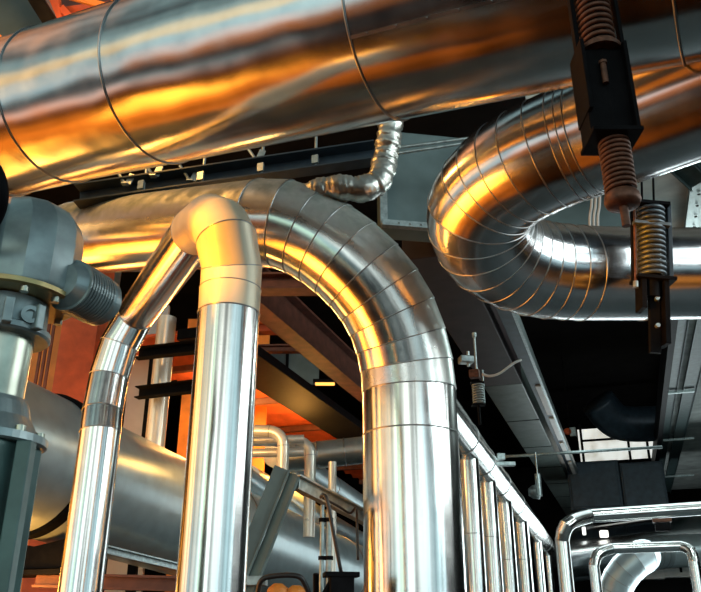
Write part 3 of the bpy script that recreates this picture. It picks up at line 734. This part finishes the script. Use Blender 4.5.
# steelwork overhead in the middle
HM = 3.1
def ybeam(x, ya, yb, z, w, h, mat, name, label, grp='steel beams overhead', split=False):
    bm = B(); ibeam(bm, V((x, ya, z+h/2)), V((x, yb, z+h/2)), w, h, .03)
    return tag(link(name, bm, mat, None), label, 'beam', grp)
xa = onz(306, 350, HM).x; 
ybeam(xa, onz(255, 300, HM).y-.6, 26, CAM.z+HM, .24, .45, M['brown'], 'steel_beam', 'red brown steel beam slanting under the arch of the wide pipe')
HM2 = 2.9
xb = onz(290, 395, HM2).x
bm = B(); bar(bm, V((xb, onz(255, 362, HM2).y-1, CAM.z+HM2+.06)), V((xb, 26, CAM.z+HM2+.06)), .62, .12); tag(link('steel_beam', bm, M['black'], None), 'broad black girder slanting below the red brown beam', 'beam', 'steel beams overhead')
for (x0, x1, y, d, h, w, mt, lb) in ((250, 345, 284, 7.6, .17, .2, 'brown', 'dark red cross beam just beneath the arching pipe'), (250, 287, 328, 9.4, .13, .15, 'redlead', 'short bright red cross beam beside the front pipe leg'), (250, 300, 349, 10.6, .1, .12, 'brown', 'thin brown cross beam below the short red beam')):
    bm = B(); a = P(x0, y+2, d); b_ = P(x1, y-2, d); b_.z = a.z = (a.z+b_.z)/2; ibeam(bm, a, b_, w, h, .02); tag(link('cross_beam', bm, M[mt], None), lb, 'beam', 'cross beams overhead')
# corrugated red deck
HD = 2.95
bm = B(); xa0, xa1 = onz(205, 420, HD).x, onz(330, 436, HD).x
ya0, ya1 = onz(255, 375, HD).y-1, 27
xd0 = xa0; xd1 = xb-.34
n = 34; prev = None
for k in range(n+1):
    for e in (0, .5):
        y = ya0+(ya1-ya0)*(k+e)/n; z = CAM.z+HD+.32+(.10 if e else 0)
        cur = [bm.verts.new((xd0, y, z)), bm.verts.new((xd1, y, z))]
        if prev: bm.faces.new((prev[0], prev[1], cur[1], cur[0]))
        prev = cur
o = tag(link('deck_soffit', bm, M['redlead'], None), 'bright red corrugated deck underside above the small bent pipes', 'deck'); md = o.modifiers.new('s', 'SOLIDIFY'); md.thickness = .03
for k in range(9):
    y = ya0+1.2+k*1.9; bm = B(); bar(bm, V((xd0, y, CAM.z+HD+.27)), V((xd1, y, CAM.z+HD+.27)), .09, .1); link('joist', bm, M['brown'], o)
# blue glazing glimpsed between beams
a, b_ = P(272, 385, 14), P(316, 352, 14)
bm = B(); c = (a+b_)/2; box(bm, c, .9, .06, .6, YAW); o = struct('window_2', bm, M['ductgrey'])
bm = B(); bar(bm, c-ds*.12-df*.05-ZZ*.3, c-ds*.12-df*.05+ZZ*.3, .05, .05, df); link('window_frame', bm, M['black'], o)
q = P(325, 384, 13); tt = thing('sodium_lamp', 'small orange lamp strip glowing between the overhead beams', 'lamp', q)
bm = B(); bar(bm, q-ds*.16, q+ds*.16, .06, .035); link('lamp_tube', bm, glow('sodium', (1, .42, .08), 2.2), tt)
bm = B(); bar(bm, q-ds*.2+ZZ*.05, q+ds*.2+ZZ*.05, .1, .05); link('housing', bm, M['black'], tt)

# small bent pipes
def jpipe(lb, lx, ly, ex, ey, bot, w, D, mat, name='small_bent_pipe'):
    q = PW(ex, ey, w, D); dd = (q-CAM).dot(Fw); base = zat(q, bot)
    h = P(lx, ly, dd*1.02); cr = zat(q, ly+1.5)
    el = [cr.lerp(h, .0)]
    r = w*1.25*dd/FPX
    hdir = (h-cr).normalized(); pts = [h]
    c = cr-ZZ*r+hdir*r
    for k in range(7):
        a = PI/2*k/6; pts.append(c+ZZ*r*math.cos(a)-hdir*r*math.sin(a))
    pts.append(base); RJ = Run(pts, D/2, 28, lap=0)
    t = thing(name, lb, 'pipe', base, 'small bent pipes behind the frame')
    RJ.shell('level_section', 0, 1, mat, t); RJ.shell('elbow', 1, 7, mat, t); RJ.shell('upright_section', 7, 8, mat, t, caps=True)
    for j in (1, 7): RJ.seam(j, t, .003)
jpipe('small cream pipe bending down behind the top of the grey frame', 225, 430, 282.5, 470, 500, 12, .13, M['warmpipe'])
jpipe('small cream pipe bending down just right of the grey frame top', 225, 440, 310, 480, 537, 11.5, .135, M['warmpipe'])
for y, lb, d in ((440, 'upper thin orange lit pipe behind the front pipe leg', 8.9), (453, 'lower thin orange lit pipe behind the front pipe leg', 8.7)):
    RJ = Run([P(215, y+1, d), P(304, y-1, d+.1)], .05, 24, lap=0); tt = thing('thin_pipe', lb, 'pipe', P(215, y+1, d), 'thin level pipes'); RJ.shell('straight_section', 0, 1, M['warmpipe'], tt, caps=True)
q = P(332, 520, 8.3); RJ = Run([zat(q, 462), zat(q, 520), V((q.x, q.y, 0))], .045, 24, lap=0); tt = thing('thin_riser', 'thin cream upright pipe between the grey frame and the arching pipe', 'pipe', V((q.x, q.y, 0))); RJ.shell('upper_section', 0, 1, M['warmpipe'], tt, caps=True); RJ.shell('lower_section', 1, 2, M['warmpipe'], tt)
D = .36
pts = [PW(288, 459, 27, D), PW(318, 455, 27, D), PW(345, 452, 27, D), PW(400, 446, 27, D)]
RJ = Run(pts, D/2, 40, lap=.004); t = thing('wrapped_level_pipe', 'dull orange wrapped pipe running level behind the arching pipe', 'pipe', pts[0])
for j in range(3): RJ.shell('straight_section', j, j+1, M['foil'], t, caps=(j == 0))
RJ.seam(1, t, .008); RJ.seam(2, t, .008)
for (x0, y0_, w0, x1, y1_, w1_, D, lb) in ((276, 452, 30, 380, 522, 24, .42, 'upper grey pipe sloping away behind the small bent pipes'), (248, 478, 26, 385, 556, 17, .36, 'lower grey pipe sloping away above the vessel'), (222, 462, 26, 300, 520, 20, .3, 'grey pipe sloping away behind the grey frame')):
    RJ = Run([PW(x0, y0_, w0, D), PW((x0+x1)/2, (y0_+y1_)/2, (w0+w1_)/2, D), PW(x1, y1_, w1_, D)], D/2, 40, lap=0)
    t = thing('sloping_pipe', lb, 'pipe', RJ.p[0], 'grey pipes above the vessel'); RJ.shell('near_section', 0, 1, M['tank'], t, caps=True); RJ.shell('far_section', 1, 2, M['tank'], t, caps=True); RJ.seam(1, t, .005)

# ================= grey frame with conduits =================
fd = 4.3
t = thing('steel_stand', 'grey steel frame with slanting channel leg and level crossbar', 'frame', P(254, 580, fd))
a, b_ = P(287, 470, fd+.25), P(240, 592, fd-.12)
nrm = (Rt*.55-Fw*.84).normalized()
bm = B(); channel(bm, a, b_, .075, .17, .012, (b_-a).cross(nrm).cross(b_-a).normalized())
bm.free()
sd_ = (b_-a).normalized(); s2 = sd_.cross(-Fw).normalized()
if s2.dot(Rt) < 0: s2 = -s2
bm = B()
bar(bm, a-s2*.035, b_-s2*.045, .085, .014, -Fw)                       # web facing the camera
bar(bm, a+s2*.012-Fw*.012, b_+s2*.002-Fw*.012, .012, .05, -Fw)          # inner lip
link('leg_web', bm, M['greypaint'], t, bevel=.002)
bm = B(); bar(bm, a+s2*.048-Fw*.03, b_+s2*.040-Fw*.03, .062, .012, (-Fw-s2*.5).normalized()); bar(bm, a+s2*.08-Fw*.02, b_+s2*.072-Fw*.02, .012, .05, -Fw); link('leg_flange', bm, M['greypaint'], t, bevel=.002)
c0, c1 = P(296, 483, fd+.22), P(366, 519, fd+.75)
bm = B(); bar(bm, c0, c1, .05, .075); bar(bm, c0+ZZ*.038-df*.03, c1+ZZ*.038-df*.03, .07, .012); link('crossbar', bm, M['zinc'], t, bevel=.002)
bm = B(); box(bm, P(254, 581, fd-.1), .14, .1, .05, YAW); link('foot_plate', bm, M['zinc'], t, bevel=.004)
for k, (x, lb) in enumerate(((322, 'left bright conduit rising to the grey frame crossbar'), (329, 'right bright conduit rising to the grey frame crossbar'))):
    q = P(x, 545, fd+.25); px = (fd+.25)/FPX
    t2 = thing('conduit_pipe', lb, 'conduit', zat(q, 600), 'conduits on the grey frame')
    bm = B(); cyl(bm, zat(q, 600), zat(q, 505+k*4), (2.2+k*.8)*px, n=14); link('conduit_tube', bm, M['zinc'], t2)
    for y in (520, 558):
        bm = B(); cyl(bm, zat(q, y+2), zat(q, y-2), (3.6+k*.8)*px, n=14); link('clip', bm, M['black'], t2)
bm = B(); tube(bm, catmull([P(321, 497, 4.5), P(323, 495, 4.35), P(327, 500, 4.3), P(333, 530, 4.25), P(341, 572, 4.2)], 8), 1.9*4.3/FPX, 8)
tag(link('cable_drop', bm, M['rubber'], None, smooth=True), 'thick dark cable hanging from the crossbar to the black box', 'cable')
bm = B(); tube(bm, catmull([P(323, 498, 4.5), P(338, 506, 4.6), P(350, 513, 4.65), P(356, 508, 4.6), P(357, 525, 4.6), P(358, 560, 4.5)], 8), 1.3*4.5/FPX, 8)
tag(link('cable_run', bm, M['rubber'], None, smooth=True), 'thin black cable looped along the grey frame crossbar', 'cable')
bm = B(); tube(bm, catmull([P(257, 600, 4.1), P(261, 581, 4.1), P(275, 576, 4.1), P(297, 576, 4.1), P(305, 584, 4.1), P(311, 600, 4.1)], 8), 2.7*4.1/FPX, 10)
tag(link('rubber_hose', bm, M['rubber'], None, smooth=True), 'black rubber hose arching at the foot of the grey frame', 'hose')
q = P(341, 578, 4.15); t = thing('floodlight_box', 'black floodlight box with flat lid at the bottom near the arching pipe', 'light', P(341, 600, 4.15))
px = 4.15/FPX
bm = B(); box(bm, q+ZZ*3*px, 35*px, 22*px, 5*px, YAW+.15); link('lid', bm, M['black'], t, bevel=.004)
bm = B(); box(bm, q-ZZ*10*px, 24*px, 20*px, 24*px, YAW+.15); link('body', bm, M['black'], t, bevel=.006)
bm = B(); tube(bm, [q-ZZ*4*px-ds*10*px, q-ZZ*18*px-ds*18*px, q-ZZ*30*px-ds*20*px], 3*px, 8); link('bracket', bm, M['black'], t)
bm = B(); cyl(bm, P(316, 600, 4.15), P(316, 574, 4.15), 3*px, n=12); tag(link('cable_gland', bm, M['black'], None), 'short black gland stub left of the floodlight box', 'fitting')

# orange pieces at the very bottom
for x, y, lb in ((278, 588, 'orange lit brick piece at the bottom behind the hose'), (296, 590, 'orange lit brick piece at the bottom near the conduits')):
    q = P(x, y, 5.5); bm = B(); lathe(bm, q-ZZ*.1, ZZ, [(0, .07), (.06, .085), (.1, .07), (.13, .03)], 10); tag(link('pipe_fitting', bm, M['orange'], None), lb.replace('brick piece', 'round fitting'), 'fitting', 'orange fittings at the bottom')

# ================= top left corner =================
a = P(-30, -30, 7.0); 
t = thing('hopper', 'grey steel hopper panel in the top left corner above the duct', 'hopper', P(10, 30, 7.2))
bm = B(); A_ = [P(-40, -150, 6), P(-24, -150, 6), P(22, -40, 6), P(62, 34, 6.3), P(40, 70, 6.4), P(-40, 70, 6.4)]
B2 = [p_+Fw*.5 for p_ in A_]
va_ = [bm.verts.new(p_) for p_ in A_]; vb_ = [bm.verts.new(p_) for p_ in B2]
bm.faces.new(va_); bm.faces.new(vb_[::-1])
for k in range(6): bm.faces.new((va_[k], va_[k-1], vb_[k-1], vb_[k]))
bmesh.ops.recalc_face_normals(bm, faces=bm.faces)
link('side_panel', bm, M['ductgrey'], t)
bm = B(); bar(bm, P(24, -20, 5.9), P(68, 50, 6.15), .1, .1, -Fw); link('edge_beam', bm, M['black'], t)
bm = B(); bar(bm, P(-20, 22, 5.85), P(14, 52, 5.95), .06, .06, -Fw); link('stiffener', bm, M['orange'], t)
tr = thing('roof_truss', 'orange lit tangle of steel bracing above the duct at top left', 'truss', P(90, 10, 6.4))
for (x0, y0_, d0, x1, y1_, d1, w, mt) in ((52, -10, 8, 60, 30, 8, .11, 'redlead'), (40, 5, 8.5, 150, -2, 8.7, .14, 'brown'), (55, 14, 8.2, 130, 4, 8.4, .09, 'redlead'), (62, 8, 8, 82, 30, 8, .07, 'redlead'), (74, 24, 8.3, 120, 12, 8.3, .07, 'redlead'), (98, -8, 8.6, 90, 24, 8.6, .06, 'orange'), (122, -10, 7.9, 112, 18, 7.9, .10, 'orange'), (60, -6, 8.1, 120, 10, 8.1, .06, 'orange'), (135, -12, 8, 128, 14, 8, .07, 'redlead'), (45, -4, 9, 110, 28, 9, .1, 'brown')):
    bm = B(); bar(bm, P(x0, y0_, d0-1.6), P(x1, y1_, d1-1.6), w*.8, w*.8, -Fw); link('brace', bm, M[mt], tr)

# ================= lights =================
def area(name, loc, tgt, sx, sy, energy, col, spread=PI):
    l = bpy.data.lights.new(name, 'AREA'); l.shape = 'RECTANGLE'; l.size = sx; l.size_y = sy; l.energy = energy; l.color = col; l.spread = spread
    o = bpy.data.objects.new(name, l); COL.objects.link(o); o.location = loc
    o.rotation_euler = (V(tgt)-V(loc)).to_track_quat('-Z', 'Y').to_euler(); return o
def point(name, loc, energy, col, r=.15):
    l = bpy.data.lights.new(name, 'POINT'); l.energy = energy; l.color = col; l.shadow_soft_size = r
    o = bpy.data.objects.new(name, l); COL.objects.link(o); o.location = loc; return o
WARM = (1, .45, .09)  # tint shared by the added warm lights
def dirv(az, el):
    a, e = math.radians(az), math.radians(el); return V((math.sin(a)*math.cos(e), math.cos(a)*math.cos(e), math.sin(e)))
q = P(335, 280, 4.9); l0 = q+dirv(243, -33)*3.4
area('warm_fill_low', l0, P(425, 350, 4.7), 2.1, 1.7, 17, (1, .32, .028), .95)  # unseen warm panel added for the orange reflected in the arch
q = P(120, 255, 5.6); area('warm_fill_left', q+dirv(280, -25)*3.4, q, 2.4, 1.1, 17, (1, .33, .03), 1.15)  # added panel out of view, puts orange under the level run
point('warm_fill_gap', P(192, 365, 10.8), 40, (1, .55, .16), .2)  # unseen warm fill for the gap between the legs
point('warm_fill_screen', P(222, 390, 11.7), 110, (1, .55, .15), .2)  # added behind the pipe leg to brighten the orange screen
point('warm_fill_deck', P(300, 470, 12), 130, WARM, .2)  # warm fill added to light the deck underside
point('warm_fill_column', P(50, 440, 7.9), 35, WARM, .2)  # unseen fill added for the red column
point('warm_fill_roof', P(95, 45, 5.7), 60, WARM, .15)  # added fill hidden by the duct, warms the truss
point('warm_fill_floor', (-9.5, 6.7, 1.0), 350, WARM, 1.0)  # added warm source low on the left, for reflections in the arch
point('warm_fill_pipes', P(246, 432, 8.0), 18, (1, .5, .12), .12)  # added out of sight to turn the small pipes orange
point('warm_fill_vessel', P(15, 590, 6.2), 25, WARM, .15)  # added warm fill below the near end of the vessel
point('cool_fill_boxes', P(650, 592, 17.2), 90, (.85, .97, 1), .2)  # added cool fill to brighten the pale boxes
point('cool_fill_slab', P(715, 300, 8), 110, (.8, 1, .98), .3)  # unseen cool light near the slab
q = P(590, 243, 4.7); l1 = q+dirv(83, 18)*6.2
area('cool_fill_right', l1, q, 6.2, 4.0, 480, (.9, 1, 1))  # unseen white panel added for the hot reflection in the bend
q = P(150, 485, 7.0); l2 = q+dirv(28, -2)*11.5
area('cool_fill_far', (1.2, 12.5, 4.4), (1.2, 12.5, 0), 3.5, 5, 60, (.8, .98, 1), 1.9)  # added downward panel that brightens the header, uprights and far floor
area('cool_fill_low', l2-XX*.8, (-2, 6, 1.5), 3.6, 2.6, 130, (.85, .98, 1))  # added panel, reflected as the pale streak on the vessel

def spot(name, loc, tgt, energy, col, ang, blend=.3, r=.1):
    l = bpy.data.lights.new(name, 'SPOT'); l.energy = energy; l.color = col; l.spot_size = math.radians(ang); l.spot_blend = blend; l.shadow_soft_size = r
    o = bpy.data.objects.new(name, l); COL.objects.link(o); o.location = loc; o.rotation_euler = (V(tgt)-V(loc)).to_track_quat('-Z', 'Y').to_euler(); return o
spot('warm_spot_elbow', (-2.6, .2, 2.5), P(218, 228, 3.0), 1350, (1, .36, .01), 14)  # unseen spot added to colour the crooked pipe's elbow
# world: invented colour patches around the camera, placed for reflections and fill
wd = bpy.data.worlds.new('reflection_patches'); S.world = wd; wd.use_nodes = True
nt = wd.node_tree; L = nt.links.new; nt.nodes.clear()
out = N(nt, 'ShaderNodeOutputWorld'); bg = N(nt, 'ShaderNodeBackground'); L(bg.outputs[0], out.inputs[0])
tc = N(nt, 'ShaderNodeTexCoord'); GEN = tc.outputs['Generated']
nz = N(nt, 'ShaderNodeTexNoise'); nz.inputs['Scale'].default_value = 3.2; nz.inputs['Detail'].default_value = 3
nm = N(nt, 'ShaderNodeMapping'); nm.inputs['Scale'].default_value = (2.6, 2.6, .5); L(GEN, nm.inputs[0]); L(nm.outputs[0], nz.inputs['Vector'])
nr = N(nt, 'ShaderNodeMapRange'); nr.inputs[1].default_value = .35; nr.inputs[2].default_value = .65; nr.inputs[3].default_value = .3; nr.inputs[4].default_value = 1.6; L(nz.outputs['Fac'], nr.inputs[0])
nz2 = N(nt, 'ShaderNodeTexNoise'); nz2.inputs['Scale'].default_value = 4.2; nz2.inputs['Detail'].default_value = 2; L(GEN, nz2.inputs['Vector'])
nr2 = N(nt, 'ShaderNodeMapRange'); nr2.inputs[1].default_value = .36; nr2.inputs[2].default_value = .62; nr2.inputs[3].default_value = .12; nr2.inputs[4].default_value = 1.6; L(nz2.outputs['Fac'], nr2.inputs[0])
def azel(az, el):
    a, e = math.radians(az), math.radians(el); return (math.sin(a)*math.cos(e), math.cos(a)*math.cos(e), math.sin(e))   # az from +Y clockwise
acc = None
def lobe(az, el, inner, outer, col, k, noisy=True):
    global acc
    vd = N(nt, 'ShaderNodeVectorMath', operation='DOT_PRODUCT'); L(GEN, vd.inputs[0]); vd.inputs[1].default_value = azel(az, el)
    mr = N(nt, 'ShaderNodeMapRange', interpolation_type='SMOOTHSTEP'); mr.inputs[1].default_value = math.cos(math.radians(outer)); mr.inputs[2].default_value = math.cos(math.radians(inner)); mr.inputs[3].default_value = 0; mr.inputs[4].default_value = k
    L(vd.outputs['Value'], mr.inputs[0]); v = mr.outputs[0]
    if noisy:
        mu = N(nt, 'ShaderNodeMath', operation='MULTIPLY'); L(v, mu.inputs[0]); L(nr2.outputs[0], mu.inputs[1]); v = mu.outputs[0]
    sc = N(nt, 'ShaderNodeVectorMath', operation='SCALE'); sc.inputs[0].default_value = col; L(v, sc.inputs['Scale'])
    if acc is None: acc = sc.outputs[0]
    else:
        ad = N(nt, 'ShaderNodeVectorMath', operation='ADD'); L(acc, ad.inputs[0]); L(sc.outputs[0], ad.inputs[1]); acc = ad.outputs[0]
sz = N(nt, 'ShaderNodeSeparateXYZ'); L(GEN, sz.inputs[0])
def band(az, half, e0, e1, soft, col, k):
    """a lobe in compass direction limited to a range of heights"""
    global acc
    hz_ = N(nt, 'ShaderNodeVectorMath', operation='MULTIPLY'); hz_.inputs[1].default_value = (1, 1, 0); L(GEN, hz_.inputs[0])
    hn = N(nt, 'ShaderNodeVectorMath', operation='NORMALIZE'); L(hz_.outputs[0], hn.inputs[0])
    vd = N(nt, 'ShaderNodeVectorMath', operation='DOT_PRODUCT'); L(hn.outputs[0], vd.inputs[0]); vd.inputs[1].default_value = azel(az, 0)
    f = None
    for src, a, b in ((vd.outputs['Value'], math.cos(math.radians(half)), math.cos(math.radians(half*.6))), (sz.outputs['Z'], math.sin(math.radians(e0-soft)), math.sin(math.radians(e0+soft))), (sz.outputs['Z'], math.sin(math.radians(e1+soft)), math.sin(math.radians(e1-soft)))):
        mr = N(nt, 'ShaderNodeMapRange', interpolation_type='SMOOTHSTEP'); mr.inputs[1].default_value = a; mr.inputs[2].default_value = b; L(src, mr.inputs[0])
        if f is None: f = mr.outputs[0]
        else:
            mu = N(nt, 'ShaderNodeMath', operation='MULTIPLY'); L(f, mu.inputs[0]); L(mr.outputs[0], mu.inputs[1]); f = mu.outputs[0]
    mu = N(nt, 'ShaderNodeMath', operation='MULTIPLY'); L(f, mu.inputs[0]); L(nr.outputs[0], mu.inputs[1])
    sc = N(nt, 'ShaderNodeVectorMath', operation='SCALE'); sc.inputs[0].default_value = tuple(c*k for c in col); L(mu.outputs[0], sc.inputs['Scale'])
    ad = N(nt, 'ShaderNodeVectorMath', operation='ADD'); L(acc, ad.inputs[0]); L(sc.outputs[0], ad.inputs[1]); acc = ad.outputs[0]
lobe(180, 90, 0, 180, (.014, .022, .028), 1, False)            # dim hall
lobe(225, 45, 15, 50, (.22, .33, .33), 1)                       # grey roof overhead behind
lobe(238, -21, 2, 12, (.4, .52, .52), 1)  # small pale patch added for the streak on the duct
lobe(219, -10, 3, 13, (.6, .15, .01), 1)                         # orange patch added for the arch and bend reflections
lobe(281, -41, 8, 29, (1.0, .2, .012), 1)                      # orange glow low on the left, added in place of a floor
lobe(252, -26, 4, 18, (.9, .2, .012), 1)
lobe(118, -38, 4, 18, (.7, .24, .03), 1)
lobe(281, 33, 10, 29, (1.7, .48, .05), 1)                        # orange patch up left, added for the warm side of the bend
band(238, 44, 9, 19, 1.5, (1.0, .62, .24), 1)                  # cream strip behind left, added to warm the slim legs
band(215, 62, -8, 9, 1.5, (.34, .52, .56), 1)                   # teal strip beneath it, added to cool the lower legs
band(258, 22, 0, 22, 2, (1.5, .66, .13), 1)                 # orange strip added for the left edges of the legs
band(175, 40, 10, 24, 2, (.9, .95, .84), 1)                     # whitish strip behind, added for pale stripes on the uprights
band(112, 36, -8, 32, 5, (.46, .7, .76), 1)                     # cool strip on the right, added for teal stripes
band(196, 7, -10, 26, 3, (.55, .8, .45), 1)
lobe(172, 6, 3, 13, (1.5, 1.6, 1.55), 1)
lobe(148, 6, 5, 15, (1.3, 1.5, 1.5), 1, False)
lobe(202, 3, 4, 11, (.55, .72, .74), 1, False)
lobe(128, 12, 3, 14, (1.1, 1.3, 1.35), 1)
lobe(95, 10, 2, 8, (.9, 1.1, 1.2), 1)
L(acc, bg.inputs['Color']); bg.inputs['Strength'].default_value = 1

# ================= camera and view =================
cd = bpy.data.cameras.new('camera'); cam = bpy.data.objects.new('camera', cd); COL.objects.link(cam)
cd.sensor_width = 36; cd.sensor_fit = 'HORIZONTAL'; cd.lens = 36*FPX/W_; cd.clip_start = .05; cd.clip_end = 200
mt = Matrix((Rt, Up, -Fw)).transposed().to_4x4(); mt.translation = CAM; cam.matrix_world = mt
S.camera = cam
for o in list(COL.objects):
    if '_org' in o: del o['_org']
vs = S.view_settings; S.display_settings.display_device = 'sRGB'
vs.view_transform = 'Standard'; vs.look = 'None'; vs.exposure = 0; vs.gamma = 1; vs.use_curve_mapping = False
